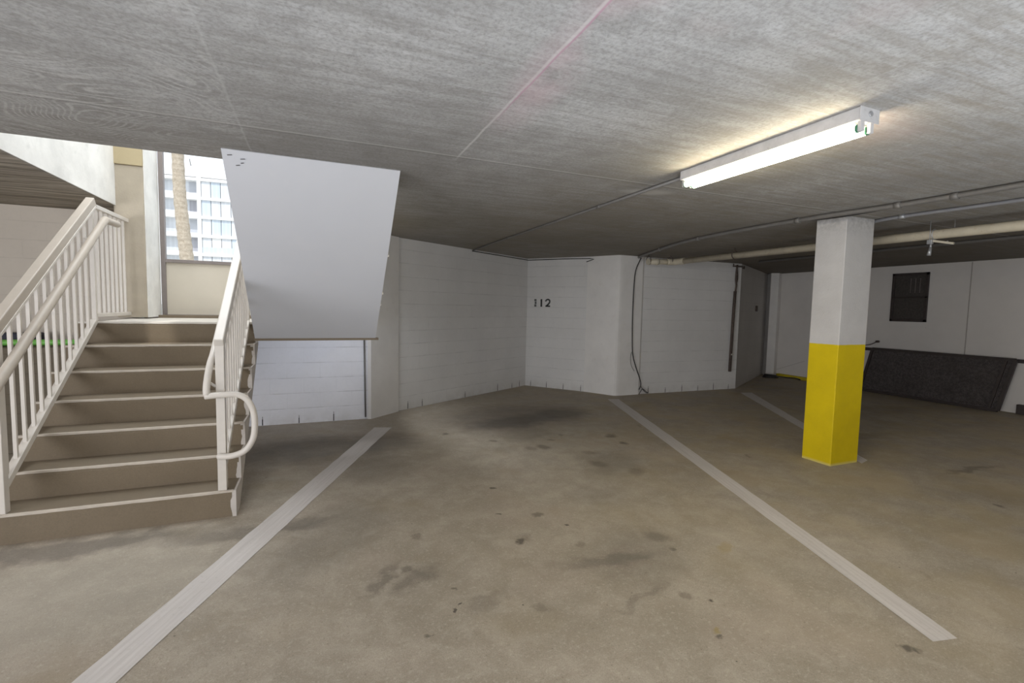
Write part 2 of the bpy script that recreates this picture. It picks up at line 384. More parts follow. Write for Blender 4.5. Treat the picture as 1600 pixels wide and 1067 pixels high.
M['facade'] = paint('white_facade', (.86, .86, .86), .8, .02, .4, 0)
M['recess'] = paint('balcony_shade', (.50, .52, .57), .8, .1, .5, 0)
M['glassA'] = mat_glass('curtained_glass', (.68, .71, .76)); M['glassB'] = mat_glass('blue_glass', (.58, .66, .76))
M['glassC'] = mat_glass('grey_glass', (.42, .42, .47))
M['palm'] = mat_palm(); M['ground'] = paint('outdoor_ground', (.42, .42, .38), .9, .15, 1, .2)
M['hole'] = paint('weep_hole', (.01, .009, .008), .9, 0, 5, 0)
M['crack'] = paint('sealant_joint', (.36, .33, .30), .8, .1, 9, 0)

# ------------------------------------------------------------------ mesh builder
class MB:
    def __init__(s): s.bm = bmesh.new(); s.mats = []; s.cur = 0
    def mat(s, m):
        if m not in s.mats: s.mats.append(m)
        s.cur = s.mats.index(m); return s
    def _faces(s, vs, fs, smooth=False):
        v = [s.bm.verts.new(p) for p in vs]
        for f in fs:
            try:
                fc = s.bm.faces.new([v[i] for i in f]); fc.material_index = s.cur; fc.smooth = smooth
            except ValueError: pass
    def box(s, a, b, bev=0.0, mtx=None):
        x0, y0, z0 = a; x1, y1, z1 = b
        t = bmesh.new(); bmesh.ops.create_cube(t, size=1)
        for v in t.verts:
            v.co = Vector(((x0 + x1) / 2 + v.co.x * (x1 - x0), (y0 + y1) / 2 + v.co.y * (y1 - y0), (z0 + z1) / 2 + v.co.z * (z1 - z0)))
        if bev: bmesh.ops.bevel(t, geom=t.edges[:], offset=bev, segments=2, affect='EDGES', profile=.5)
        s._merge(t, mtx); return s
    def _merge(s, t, mtx=None, smooth=False):
        t.verts.ensure_lookup_table(); t.verts.index_update()
        vs = [(mtx @ v.co) if mtx else v.co.copy() for v in t.verts]
        s._faces(vs, [[v.index for v in f.verts] for f in t.faces], smooth); t.free()
    def bar(s, p, q, w, h, bev=0.0, up=(0, 0, 1)):
        """box section from p to q; w sideways, h along up"""
        p, q = Vector(p), Vector(q); d = q - p; L = d.length; d.normalize()
        side = d.cross(Vector(up)); 
        if side.length < 1e-4: side = d.cross(Vector((0, 1, 0)))
        side.normalize(); u = side.cross(d)
        mt = Matrix((( side.x, d.x, u.x, p.x), (side.y, d.y, u.y, p.y), (side.z, d.z, u.z, p.z), (0, 0, 0, 1)))
        s.box((-w / 2, 0, -h / 2), (w / 2, L, h / 2), bev, mt); return s
    def prism(s, poly, z0, z1, axis='z'):
        n = len(poly)
        def P(a, b, c):
            return (a, b, c) if axis == 'z' else (c, a, b)     # axis x: poly in (y, z)
        vs = [P(a, b, z0) for a, b in poly] + [P(a, b, z1) for a, b in poly]
        fs = [list(range(n))[::-1], [n + i for i in range(n)]] + [[i, (i + 1) % n, n + (i + 1) % n, n + i] for i in range(n)]
        s._faces(vs, fs); return s
    def tube(s, pts, r, seg=12, caps=True, radii=None):
        pts = [Vector(p) for p in pts]; n = len(pts); rings = []
        t0 = (pts[1] - pts[0]).normalized()
        ref = Vector((0, 0, 1)) if abs(t0.z) < .9 else Vector((1, 0, 0))
        u = t0.cross(ref).normalized()
        for i, p in enumerate(pts):
            t = (pts[min(i + 1, n - 1)] - pts[max(i - 1, 0)]).normalized()
            u = (u - t * u.dot(t)).normalized(); w = t.cross(u)
            rr = radii[i] if radii else r
            rings.append([s.bm.verts.new(p + (u * math.cos(2 * PI * k / seg) + w * math.sin(2 * PI * k / seg)) * rr) for k in range(seg)])
        for a, b in zip(rings, rings[1:]):
            for k in range(seg):
                f = s.bm.faces.new([a[k], a[(k + 1) % seg], b[(k + 1) % seg], b[k]]); f.smooth = True; f.material_index = s.cur
        if caps:
            for rg in (rings[0], rings[-1]):
                f = s.bm.faces.new(rg); f.material_index = s.cur
        return s
    def torus(s, c, R, r, axis=(1, 0, 0), seg=20):
        c = Vector(c); a = Vector(axis).normalized(); u = a.orthogonal().normalized(); w = a.cross(u)
        pts = [c + (u * math.cos(2 * PI * k / seg) + w * math.sin(2 * PI * k / seg)) * R for k in range(seg + 1)]
        return s.tube(pts, r, 6, False)
    def build(s, name, mat=None, parent=None, loc=(0, 0, 0), rz=0.0, flip=True):
        bmesh.ops.remove_doubles(s.bm, verts=s.bm.verts[:], dist=1e-6)
        bmesh.ops.recalc_face_normals(s.bm, faces=s.bm.faces[:])
        me = bpy.data.meshes.new(name); s.bm.to_mesh(me); s.bm.free()
        for m in (s.mats or [mat]): me.materials.append(m)
        o = bpy.data.objects.new(name, me); COL.objects.link(o)
        if parent is not None: o.parent = parent
        o.location = loc; o.rotation_euler = (0, 0, rz)
        return o

def tag(o, label=None, cat=None, group=None, kind=None):
    if label: o['label'] = label
    if cat: o['category'] = cat
    if group: o['group'] = group
    if kind: o['kind'] = kind
    return o
def thing(name, label, cat, loc=(0, 0, 0), rz=0, group=None):
    o = bpy.data.objects.new(name, None); o.empty_display_size = .1; COL.objects.link(o)
    o.location = loc; o.rotation_euler = (0, 0, rz)
    return tag(o, label, cat, group)
def struct(o, label, cat): return tag(o, label, cat, kind='structure')
def smooth_path(pts, n=6):
    P = [Vector(p) for p in pts]; P = [P[0] * 2 - P[1]] + P + [P[-1] * 2 - P[-2]]; out = []
    for i in range(1, len(P) - 2):
        a, b, c, d = P[i - 1:i + 3]
        for k in range(n):
            t = k / n
            out.append(.5 * ((2 * b) + (c - a) * t + (2 * a - 5 * b + 4 * c - d) * t * t + (3 * b - a - 3 * c + d) * t ** 3))
    return out + [P[-2]]

ZC = 2.28          # underside of the slab
YW = 6.05          # outer wall plane at the stairs
# ------------------------------------------------------------------ setting: floor and ceiling
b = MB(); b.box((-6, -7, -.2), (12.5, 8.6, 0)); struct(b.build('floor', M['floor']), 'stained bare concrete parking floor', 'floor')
# ceiling slab with the stair opening left out
b = MB(); T = .24
for (x0, x1, y0, y1) in ((-6, -1.75, -7, 6.25), (-1.75, -.505, -7, 3.465), (-.505, .512, -7, 3.22), (.512, .6, -7, 6.25)):
    b.box((x0, y0, ZC), (x1, y1, ZC + T))
b.box((.6, -7, ZC), (12.5, 8.6, ZC + T))
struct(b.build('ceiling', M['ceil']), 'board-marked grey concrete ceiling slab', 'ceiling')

# ------------------------------------------------------------------ walls
def wall(name, p0, p1, z0, z1, mat, label, th=.2, weeps=(), seal=()):
    p0, p1 = Vector(p0), Vector(p1); d = p1 - p0; L = d.length; a = math.atan2(d.y, d.x)
    b = MB().mat(mat); b.box((0, 0, z0), (L, th, z1))
    b.mat(M['hole'])
    rr = random.Random(len(name))
    for w in weeps:
        h = .06 + rr.random() * .04
        b.box((w - .005, -.0015, .004), (w + .005, .004, h))
        b.box((w - .004 + .002, -.0015, h), (w + .004 - .001, .004, h + .03))
    o = b.build(name, None, loc=(p0.x, p0.y, 0), rz=a)
    return struct(o, label, 'wall')
wall('wall_back_left', (-6, YW), (-1.76, YW), 0, ZC, M['block_beige'], 'shaded beige block wall behind the stair railing')
wall('wall_left', (-6, -7), (-6, YW), 0, ZC, M['block_beige'], 'beige block side wall')
wall('wall_under_landing', (-1.76, 6.0), (.60, 6.0), 0, 1.08, M['block_bluelit'], 'low white block wall under the landing', th=.25, weeps=(1.55, 1.93, 1.17))
wall('wall_back', (.987, 6.332), (3.483, 7.808), 0, ZC, M['block'], 'white painted block wall running back at an angle', weeps=[.16 + .26 * k for k in range(2)] + [1.3, 2.1, 2.5, 2.72])
wall('wall_back_corner', (3.483, 7.808), (4.26, 6.871), 0, ZC, M['block'], 'white block wall with the stencilled number', weeps=(.11, .42, .74, 1.06))
wall('wall_back_right', (4.99, 6.479), (7.118, 6.452), 0, ZC, M['block'], 'white block wall behind the hanging pipe', weeps=[.18 + .356 * k for k in range(6)])
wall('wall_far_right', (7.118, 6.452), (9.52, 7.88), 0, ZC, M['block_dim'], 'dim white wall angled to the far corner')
wall('wall_right', (9.55, 8.6), (9.55, -7), 0, ZC, M['panel'], 'plain off-white right-hand wall')
# hairline sealant joints of the right wall
b = MB()
for y in (4.235, 6.65): b.box((9.543, y - .006, .02), (9.55, y + .006, ZC - .01))
b.bar((9.547, 7.6, .12), (9.547, 6.9, .40), .006, .006)
struct(b.build('trim_1', M['crack']), 'thin sealant joints of the right wall', 'trim')

wall('wall_front', (12.5, -7.0), (-1.5, -7.0), 0, ZC, M['block_dim'], 'unseen block wall added behind the camera')  # added out of view to close off light from the rear
# pilaster left of the diagonal wall
b = MB(); b.prism([(.56, 5.985), (.60, 5.972), (.982, 6.30), (.985, 6.33), (.80, 6.36), (.605, 6.2)], 0, ZC)
struct(b.build('wall_pilaster', M['pilaster']), 'white angled pilaster right of the stair soffit', 'pilaster')
b = MB(); b.prism([(4.17, 6.99), (4.235, 6.885), (4.40, 6.60), (4.455, 6.50), (4.475, 6.468), (4.51, 6.452), (4.55, 6.448), (4.95, 6.455), (4.99, 6.475), (4.6, 6.50), (4.25, 6.87)], 0, ZC)
struct(b.build('wall_corner_pilaster', M['pilaster']), 'white rounded corner pilaster beside the black cable', 'pilaster')
b = MB(); b.prism([(9.28, 7.60), (9.40, 7.50), (9.545, 7.55), (9.545, 7.86), (9.5, 7.87)], 0, ZC)
struct(b.build('wall_far_pilaster', M['pilaster']), 'narrow white pilaster in the far right corner', 'pilaster')

# column
b = MB(); b.box((4.36, 2.838, 0), (4.742, 3.118, ZC), .006)
tag(b.build('concrete_column', M['column']), 'square concrete column, white above and yellow below', 'column')

# kerb
b = MB(); b.prism([(9.42, 0), (9.55, 0), (9.55, .085), (9.45, .075)], 0, 1)
b.bm.free(); b = MB()
b.box((9.46, 5.75, 0), (9.549, 7.48, .065), .006)
tag(b.build('yellow_kerb', M['yellow']), 'low yellow painted kerb along the far wall behind the column', 'kerb')

# ------------------------------------------------------------------ shaft above the stairs, landing wall, upper storey
b = MB(); b.box((-1.98, 3.2, ZC + T), (-1.76, YW + .2, 5.0)); struct(b.build('wall_shaft_left', M['shaft']), 'bright white wall above the ceiling opening', 'wall')
b = MB(); b.box((-1.7495, 3.466, ZC + .003), (-1.742, YW, 5.0)); struct(b.build('trim_6', M['shaft']), 'white painted slab edge left of the ceiling opening', 'trim')
b = MB(); b.box((-.40, 5.98, 1.08), (.60, 6.25, 5.0)); b.box((-1.52, 5.98, 4.2), (-.40, 6.25, 5.0))
struct(b.build('wall_landing', M['beige']), 'beige wall around the landing opening', 'wall')
b = MB(); b.box((.515, 3.22, ZC + T), (.70, 6.25, 5.0)); struct(b.build('wall_shaft_right', M['shaft']), 'wall at the right of the upper stairwell', 'wall')
b = MB(); b.box((-1.98, 1.5, 5.0), (.7, 6.25, 5.15)); struct(b.build('trim_2', M['shaft']), 'ceiling of the upper stairwell', 'trim')
b = MB(); b.box((-1.98, 1.4, ZC + T), (.7, 1.5, 5.0)); struct(b.build('wall_upper_front', M['shaft']), 'far wall of the upper stairwell', 'wall')
# column of the stairwell
st = thing('stairwell_column', 'beige stucco column at the back of the landing beside the railing', 'column', (-1.65, 5.8, 1.235))
b = MB(); b.box((-.11, -.2, 0), (.125, .245, 1.43), .008); b.build('shaft', M['beige'], st)
b = MB(); b.box((-.11, -.212, 1.43), (.125, .245, 2.4), .004); b.build('head_beam', M['beige_dark'], st)
b = MB(); b.box((.125, -.185, .0), (.13, .24, 2.4)); b.build('lit_reveal', M['shaft'], st)  # column side lit by the sky, put in as a white skin

# window (opening) with frame and solid lower panel
w = bpy.data.objects.new('window_1', None); COL.objects.link(w); w.location = (-1.0, YW, 1.235)
struct(w, 'tall dark-framed landing opening with a beige guard panel', 'window')
b = MB()
b.box((-.515, -.02, .0), (-.472, .04, 3.0), .003)
b.box((-.472, -.02, .567), (.60, .04, .603), .003)
b.box((-.472, -.02, .0), (.60, .04, .022), .003)
b.build('window_frame', M['frame_taupe'], w)
b = MB(); b.box((-.472, .0, .022), (.60, .02, .567)); b.build('guard_panel', M['guard_panel'], w)

# ------------------------------------------------------------------ lower stairs
RH, TD, Y0 = .174, .225, 3.48
XL, XR = -1.78, -.515
st = thing('lower_staircase', 'brown painted concrete stairs climbing to the landing', 'stairs', (-1.15, Y0, 0))
ox, oy = -1.15, Y0
poly = []; y = 0
poly.append((0, 0))
for k in range(7):
    yy = TD * k
    poly.append((yy + .022, RH * k)) if k else poly.__setitem__(0, (.0, 0))
    poly.append((yy, RH * (k + 1) - .035)); poly.append((yy - .004, RH * (k + 1)))
poly += [(2.52, RH * 7), (2.52, 1.085), (1.15, 1.085), (1.0, 0)]
def stair_solid():
    b = MB(); n = len(poly)
    b.prism([(a, z) for a, z in poly], XL - ox, XR - ox, axis='x'); return b
# solid steps (7 risers); landing slab is its own thing
poly = [(0, 0)]
for k in range(7):
    yy = TD * k
    if k: poly.append((yy + .018, RH * k))
    poly.append((yy, RH * (k + 1) - .03)); poly.append((yy, RH * (k + 1)))
poly += [(1.40, RH * 7), (1.40, 1.02), (.14, .0)]
stair_solid().build('steps', M['stair'], st)
for k in range(7):
    b = MB(); L0, L1 = XL - ox, XR - ox
    z = RH * (k + 1); y = TD * k
    pts = []
    n = 26; rr = random.Random(k)
    # slightly uneven pale strip on the step edge
    vs = []; 
    dep = .016 if k < 6 else .05
    for i in range(n + 1):
        x = L0 + .002 + (L1 - L0 - .004) * i / n; dz = (rr.random() - .5) * .003
        vs += [(x, y - .003, z - .012 - dz), (x, y - .003, z + .001), (x, y + dep + dz, z + .0015)]
    fs = []
    for i in range(n):
        a = 3 * i; c = a + 3
        fs += [(a, c, c + 1, a + 1), (a + 1, c + 1, c + 2, a + 2)]
    b._faces(vs, fs); b.build('nosing', M['nosing'] if k < 6 else M['landing'], st)
# ragged white side face, with paint lapped a little onto the front
b = MB(); rr = random.Random(5)
side = [(0, 0)]
for k in range(7):
    yy = TD * k
    if k: side.append((yy + .018, RH * k))
    side.append((yy, RH * (k + 1) - .03)); side.append((yy, RH * (k + 1)))
side += [(1.40, RH * 7), (1.40, 1.02), (.14, .0)]
b.prism(side, XR - ox, XR - ox + .012, axis='x')
for k in range(7):                                           # paint runs over the riser ends
    z0, z1 = RH * k, RH * (k + 1); yy = TD * k
    vs = []; n = 8
    for i in range(n + 1):
        t = i / n; z = z0 + (z1 - z0) * t; w_ = .006 + .010 * math.sin(t * PI + k) ** 2 + rr.random() * .006
        yf = yy + .018 * (1 - t) * (1 if k else 0) - .0025
        vs += [(XR - ox - w_, yf, z), (XR - ox + .012, yf, z)]
    b._faces(vs, [(2 * i, 2 * i + 1, 2 * i + 3, 2 * i + 2) for i in range(n)])
b.build('side_face', M['stair_side'], st)['label'] = 'ragged white paint on the stair side'

# landing slab
ld = thing('stair_landing', 'concrete landing slab between the lower and upper stairs', 'landing', (-.6, 5.4, 1.08))
b = MB(); b.box((-1.15, -.52, 0), (1.1, .595, .138)); b.build('slab', M['stair'], ld)
b = MB(); b.box((-1.15, -.518, .138), (1.1, .595, .142)); b.build('pale_surface', M['landing'], ld)  # thin pale layer over the brown slab
b = MB(); b.box((-1.04, .52, .142), (.2, .598, .172)); b.build('back_curb', M['brown_edge'], ld)

# ------------------------------------------------------------------ upper flight seen from below
uf = thing('upper_staircase', 'smooth pale grey underside of the upper stairs rising towards the camera', 'stairs', (0, 4.66, 1.09))
X0, X1 = -.505, .508
dy, dz = -1.44, 1.19
b = MB()
poly = [(0, 0), (dy, dz), (dy, dz + .24), (dy + .0, dz + .26)]
# steps on the upper side
n = 7; top = ZC + T - 1.09; base = 1.222 - 1.09
for k in range(n, 0, -1):
    z1 = base + (top - base) * k / n; ys = dy + (0 - dy + .12) * (n - k) / n
    yn = dy + (0 - dy + .12) * (n - k + 1) / n
    z0 = base + (top - base) * (k - 1) / n
    poly += [(yn, z1), (yn, z0)]
poly += [(.12, .0)]
b.prism(poly, X0, X1, axis='x'); b.build('flight_slab', M['stair_side'], uf)
b = MB(); e = Vector((0, dz, -dy)).normalized() * 0
nrm = Vector((0, -dz, dy)).normalized()    # pointing down and towards the camera? (outer side)
nrm = Vector((0, dy, 0)).cross(Vector((1, 0, 0))) * 0 + Vector((0, -abs(dz), -abs(dy))).normalized()
a0 = Vector((0, .0, .0)); a1 = Vector((0, dy, dz))
th = .006
vs = []
for p in (a0, a1):
    for x in (X0, X1):
        vs.append((x, p.y, p.z)); vs.append((x, p.y + nrm.y * th, p.z + nrm.z * th))
b._faces(vs, [(0, 2, 6, 4), (1, 5, 7, 3), (0, 1, 3, 2), (4, 6, 7, 5), (0, 4, 5, 1), (2, 3, 7, 6)])
b.build('soffit_panel', M['soffit'], uf)
b = MB(); b.box((X0 - .003, -.012, -.022), (X1 + .028, .05, -.001), .002); b.build('bottom_trim', M['brown_edge'], uf)['label'] = 'dark brown strip along the lower edge'
b = MB()
for t in (.25, .62, .76):
    p = a1.lerp(a0, t - .0); 
b.bm.free()
for t in (.42, .66, .74):
    p = a1.lerp(a0, t); b = MB(); b.box((X1 - .002, p.y - .012, p.z - .004), (X1 + .012, p.y + .012, p.z + .016), .003)
    b.build('clip', M['landing'], uf)
# spalls at the top left corner
for (dx, dd, s_) in ((.04, .02, .012), (.075, .055, .010), (.105, .03, .012), (.1, .045, .008)):
    b = MB(); p = a1.lerp(a0, dd) + nrm * (th + .0015)
    b.bar((X0 + dx - s_, p.y, p.z), (X0 + dx + s_, p.y - .004, p.z + .003), .012, .002)
    b.build('spall', M['louver'], uf)

# ------------------------------------------------------------------ railings
SL = .174 / .225
def zr(y, base): return base + SL * (y - 3.52)
def railing(name, label, x, side, guard, base, slope, hgt, b0, bs):
    """side=+1: handrail on the +x side. Origin at the foot of the lower post."""
    t = thing(name, label, 'railing', (x, 3.52, RH), 0, 'railings of the brown stairs')
    def L(y, z): return (0, y - 3.52, z - RH)
    zt = lambda y: base + slope * (y - 3.52)     # top of rail
    zb = lambda y: b0 + bs * (y - 3.504)         # bottom rail centre
    YE = 4.845
    W = .05
    b = MB(); b.box((-W / 2, -.025, 0), (W / 2, .025, zt(3.52) - .05 - RH), .003); b.build('post', M['rail'], t)
    b = MB(); b.box((-.016, YE - 3.52 - .016, 1.225 - RH), (.016, YE - 3.52 + .016, zt(YE) - .05 - RH), .003); b.build('post', M['rail'], t)
    b = MB(); b.bar(L(3.485, zt(3.485) - hgt / 2), L(YE + .02, zt(YE + .02) - hgt / 2), .056, hgt * .8, .006); b.build('top_rail', M['rail_tan'] if guard else M['rail'], t)
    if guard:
        b = MB(); b.bar(L(3.485, zt(3.485) - hgt + .012), L(YE + .02, zt(YE + .02) - hgt + .012), .060, .018, .002); b.build('rail_lit_edge', M['rail'], t)  # pale strip added for the light caught under the rail
    b = MB(); b.bar(L(3.53, zb(3.53)), L(YE - .02, zb(YE - .02)), .042, .042, .003); b.build('bottom_rail', M['rail'], t)
    n = 12
    for k in range(n):
        y = 3.50 + .1035 * (k + .75)
        if y > YE - .05: break
        b = MB(); b.box((-.009, y - 3.52 - .009, zb(y) - RH), (.009, y - 3.52 + .009, zt(y) - .08 - RH)); b.build('baluster', M['rail'], t)
    if guard:
        g_ = MB(); zg = zt(YE) - hgt + .03
        g_.bar(L(YE, zg), L(5.595, zg + .0), .05, .035, .004); g_.build('guard_rail', M['rail'], t)
        g_ = MB(); g_.bar(L(YE, 1.272), L(5.595, 1.272), .042, .03, .003); g_.build('guard_bottom_rail', M['rail'], t)
        for k in range(7):
            y = YE + .095 + .097 * k
            b = MB(); b.box((-.009, y - 3.52 - .009, 1.27 - RH), (.009, y - 3.52 + .009, zg - RH)); b.build('baluster', M['rail'], t)
    return t, L, zt
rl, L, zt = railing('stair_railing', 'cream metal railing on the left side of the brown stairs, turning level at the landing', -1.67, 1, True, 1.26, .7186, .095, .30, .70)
hx = .07
zh = lambda y: .965 + .738 * (y - 3.435)
pts = [(hx, y - 3.52, zh(y) - RH) for y in (3.25, 3.6, 4.0, 4.4, 4.86)] + [(hx, 4.94 - 3.52, zh(4.90) - RH), (hx, 5.16 - 3.52, zh(4.90) + .005 - RH)]
b = MB(); b.tube(smooth_path(pts, 4), .028, 14); hr = b.build('handrail', M['rail_tan'], rl)
for y in (4.70,):
    b = MB(); b.tube([(.0, y - 3.52, zh(y) - .03 - RH), (.05, y - 3.52, zh(y) - .035 - RH), (hx, y - 3.52, zh(y) - .01 - RH)], .008, 8); b.build('bracket', M['rail'], hr)
rr_, L, zt = railing('stair_railing', 'cream metal railing on the right side of the brown stairs, with a looped handrail end', -.582, -1, False, 1.20, .72, .085, .30, .70)
hx = -.055
hz = .803 - RH
pts = [(hx, y - 3.52, 1.03 + .70 * (y - 3.58) - RH) for y in (4.83, 4.4, 4.0, 3.8, 3.62)]
pts += [(hx - .008, .04, 1.0 - RH), (hx - .012, -.015, .93 - RH), (hx - .014, -.055, .86 - RH), (hx - .012, -.066, .812 - RH)]
b = MB(); b.tube(smooth_path(pts, 4), .021, 12)
pts = [(hx - .022, -.066, .805 - RH), (.02, -.07, .812 - RH), (.10, -.072, .81 - RH), (.155, -.072, .775 - RH), (.19, -.072, .70 - RH), (.198, -.072, .60 - RH),
       (.185, -.072, .51 - RH), (.14, -.070, .44 - RH), (.07, -.06, .41 - RH), (.0, -.045, .405 - RH), (-.01, -.03, .405 - RH)]
b.tube(smooth_path(pts, 5), .0195, 12); hr = b.build('handrail', M['rail'], rr_)
b = MB(); b.tube([(0, 0, 0.87 - RH), (-.03, -.01, .86 - RH), (hx - .01, -.02, .89 - RH)], .009, 8); b.build('bracket', M['rail'], hr)

# ------------------------------------------------------------------ things behind the left railing
b = MB(); b.box((-5.2, 5.55, 0), (-1.80, 6.04, .955), .01)
tag(b.build('storage_plinth', M['block_brown']), 'low brown block plinth seen through the left stair railing', 'plinth')
b = MB(); b.tube(smooth_path([(-4.6, 5.72, .985), (-3.4, 5.74, .985), (-2.6, 5.74, .988), (-2.05, 5.72, .988)], 4), .028, 12)
b.build('green_pole', M['green_pole']); tag(bpy.data.objects['green_pole'], 'bright green pole lying behind the left stair railing', 'pole')
b = MB(); b.box((-4.0, 5.80, .956), (-2.45, 6.0, 1.07), .02)
b.build('folded_tarp', M['navy']); tag(bpy.data.objects['folded_tarp'], 'dark folded cloth behind the bright green pole', 'cloth')

# ------------------------------------------------------------------ parking lines
def pline(name, a0, a1, b0, b1, label, wob=.006, seed=1):
    """quad strip: a0,a1 the two corners at the far end; b0,b1 at the near end"""
    rr = random.Random(seed); o = Vector((a0[0], a0[1])); 
    A0, A1, B0, B1 = (Vector(v) for v in (a0, a1, b0, b1)); n = 40
    d = (B0 - A0).normalized(); ang = math.atan2(d.y, d.x); R = Matrix.Rotation(-ang, 2)
    vs = []
    for i in range(n + 1):
        t = i / n
        for (p, q) in ((A0, B0), (A1, B1)):
            c = R @ (p.lerp(q, t) - o); vs.append((c.x, c.y + (rr.random() - .5) * wob, .0022))
    b = MB(); b._faces(vs, [(2 * i, 2 * i + 1, 2 * i + 3, 2 * i + 2) for i in range(n)])
    ob = b.build(name, M['line'], loc=(o.x, o.y, 0), rz=ang)
    return tag(ob, label, 'parking line', 'painted parking bay lines')
pline('parking_line', (.593, 5.537), (.778, 5.478), (-1.30, 1.02), (-1.16, .98), 'white parking line running from the stairs side towards the camera, leftmost', seed=1)
pline('parking_line', (4.20, 6.23), (4.375, 6.19), (2.445, 1.105), (2.575, 1.078), 'long white parking line in the middle, starting at the corner pilaster', seed=2)
pline('parking_line', (6.83, 6.07), (7.04, 6.02), (4.745, 2.80), (4.905, 2.845), 'white parking line running to the foot of the yellow column', seed=3)

# ------------------------------------------------------------------ fluorescent strip light
fl = thing('strip_light', 'twin-tube fluorescent strip light fixed to the concrete ceiling', 'light', (2.182, 1.9, ZC))
y0, y1 = -.54, .54
b = MB(); b.box((-.055, y0, -.055), (.06, y1, 0), .004); b.build('housing', M['lamp_body'], fl)
b = MB(); b.prism([(-.052, -.055), (.057, -.055), (.035, -.066), (-.03, -.066)], 0, 1); b.bm.free()
b = MB(); b._faces([(x, y, z) for y in (y0 + .03, y1 - .03) for x, z in ((-.052, -.055), (.057, -.055), (.032, -.068), (-.027, -.068))],
    [(0, 1, 2, 3), (7, 6, 5, 4), (0, 3, 7, 4), (3, 2, 6, 7), (2, 1, 5, 6), (1, 0, 4, 5)])
b.build('reflector', M['lamp_body'], fl)
for sx in (-.028, .034):
    b = MB(); b.tube([(sx, y0 + .02, -.082), (sx, y1 - .02, -.082)], .0165, 14); b.build('tube', M['tube'], fl)
    for yy in (y0 + .012, y1 - .012):
        b = MB().mat(M['lamp_body']); b.box((sx - .012, yy - .008, -.098), (sx + .012, yy + .008, -.052), .003)
        s_ = -1 if yy < 0 else 1
        b.mat(M['green']); b.tube([(sx, yy - s_ * .007, -.082), (sx, yy - s_ * .016, -.082)], .0185, 12)
        b.build('socket', None, fl)
b = MB(); b.box((-.06, y0 - .003, -.06), (.066, y0 + .0, .0), .001)
b.mat(M['lamp_body']); b.build('end_cap', M['lamp_body'], fl)
b = MB(); b.tube([(.005, y0 - .008, -.026), (.005, y0 - .002, -.026)], .011, 12); b.build('knockout', M['steel'], fl)

# ------------------------------------------------------------------ conduits and pipes
def conduit(name, pts, r, mat, label, cat='conduit', couplings=(), clip_mat=None):
    t = thing(name, label, cat, pts[0], 0, 'grey conduits on the ceiling' if cat == 'conduit' else None)
    o = Vector(pts[0]); P = [Vector(p) - o for p in pts]
    b = MB(); b.tube(P, r, 10); b.build('pipe_run', mat, t)
    for c in couplings:
        i = int(c); f = c - i; p = P[i].lerp(P[i + 1], f); d = (P[i + 1] - P[i]).normalized()
        b = MB(); b.tube([p - d * .022, p + d * .022], r * 1.35, 10); b.build('coupling', clip_mat or mat, t)
    return t
zc = ZC - .014
conduit('lamp_conduit', [(2.215, 7.03, zc), (2.20, 6.2, zc), (2.205, 4.2, zc), (2.205, 2.448, zc)], .011, M['conduit'], 'thin grey conduit running from the strip light back to the angled wall', couplings=(1.3, 2.4))
P = smooth_path([(4.80, 6.38, zc - .012), (4.62, 5.95, zc - .012), (4.23, 4.83, zc - .012), (4.10, 3.97, zc - .012), (4.10, 2.93, zc - .012), (4.17, 2.36, zc - .012), (4.19, 1.5, zc - .012), (4.19, -2.0, zc - .012)], 5)
conduit('ceiling_conduit', P, .019, M['conduit'], 'longest grey conduit, bending across the ceiling in front of the column top', couplings=(7.5, 12.5, 19.0, 25.2, 28.3))
conduit('ceiling_conduit', smooth_path([(4.86, 2.98, zc - .004), (4.74, 2.78, zc - .004), (4.72, 2.45, zc - .004), (4.77, 1.6, zc - .004), (4.78, -2.0, zc - .004)], 5), .015, M['conduit_lt'], 'light grey conduit on the ceiling starting right of the column', couplings=(8.3,), clip_mat=M['steel'])
b = MB(); b.tube(smooth_path([(4.125, 3.0, zc - .02), (4.15, 2.75, zc - .03), (4.215, 2.36, zc - .012), (4.225, 1.8, zc), (4.225, -2.0, zc)], 5), .009, 8)
tag(b.build('ceiling_cable', M['black']), 'thin black cable strung along the long grey ceiling conduit', 'cable')
conduit('dark_pipe', [(6.9, 5.9, ZC - .0205), (6.9, -2.0, ZC - .0205)], .02, M['conduit'], 'dark pipe on the ceiling behind the cream drain pipe, nearer the right wall', cat='pipe')
# big cream drain pipe
dp = thing('drain_pipe', 'cream drain pipe hung below the ceiling, passing behind the column', 'pipe', (5.3, 4.0, 2.165))
def DL(x, y, z): return Vector((x - 5.3, y - 4.0, z - 2.165))
b = MB(); b.tube([DL(5.3, 6.0, 2.185), DL(5.3, -2.5, 2.115)], .043, 16); b.build('long_run', M['pvc'], dp)
b = MB(); b.tube([DL(4.80, 6.15, 2.165), DL(5.30, 6.12, 2.185)], .043, 16); b.tube(smooth_path([DL(5.16, 6.13, 2.18), DL(5.27, 6.11, 2.184), DL(5.3, 6.05, 2.185), DL(5.3, 5.9, 2.184)], 5), .049, 16)
b.build('elbow_run', M['pvc'], dp)
for (p, q) in ((DL(4.80, 6.15, 2.165), DL(4.83, 6.148, 2.166)), (DL(4.95, 6.14, 2.171), DL(4.99, 6.138, 2.172)), (DL(5.3, 1.98, 2.152), DL(5.3, 1.88, 2.151))):
    b = MB(); b.tube([p, q], .05, 16); b.build('coupling', M['joint'], dp)
for (x, y, z, ax) in ((4.815, 6.15, 2.185, (1, 0, 0)), (5.22, 6.125, 2.20, (1, 0, 0)), (5.3, 4.93, 2.178, (0, 1, 0))):
    b = MB(); b.torus(DL(x, y, z + .008), .056, .006, ax); b.tube([DL(x, y, z + .06), DL(x, y, ZC)], .005, 6); b.build('hanger', M['rust'], dp)
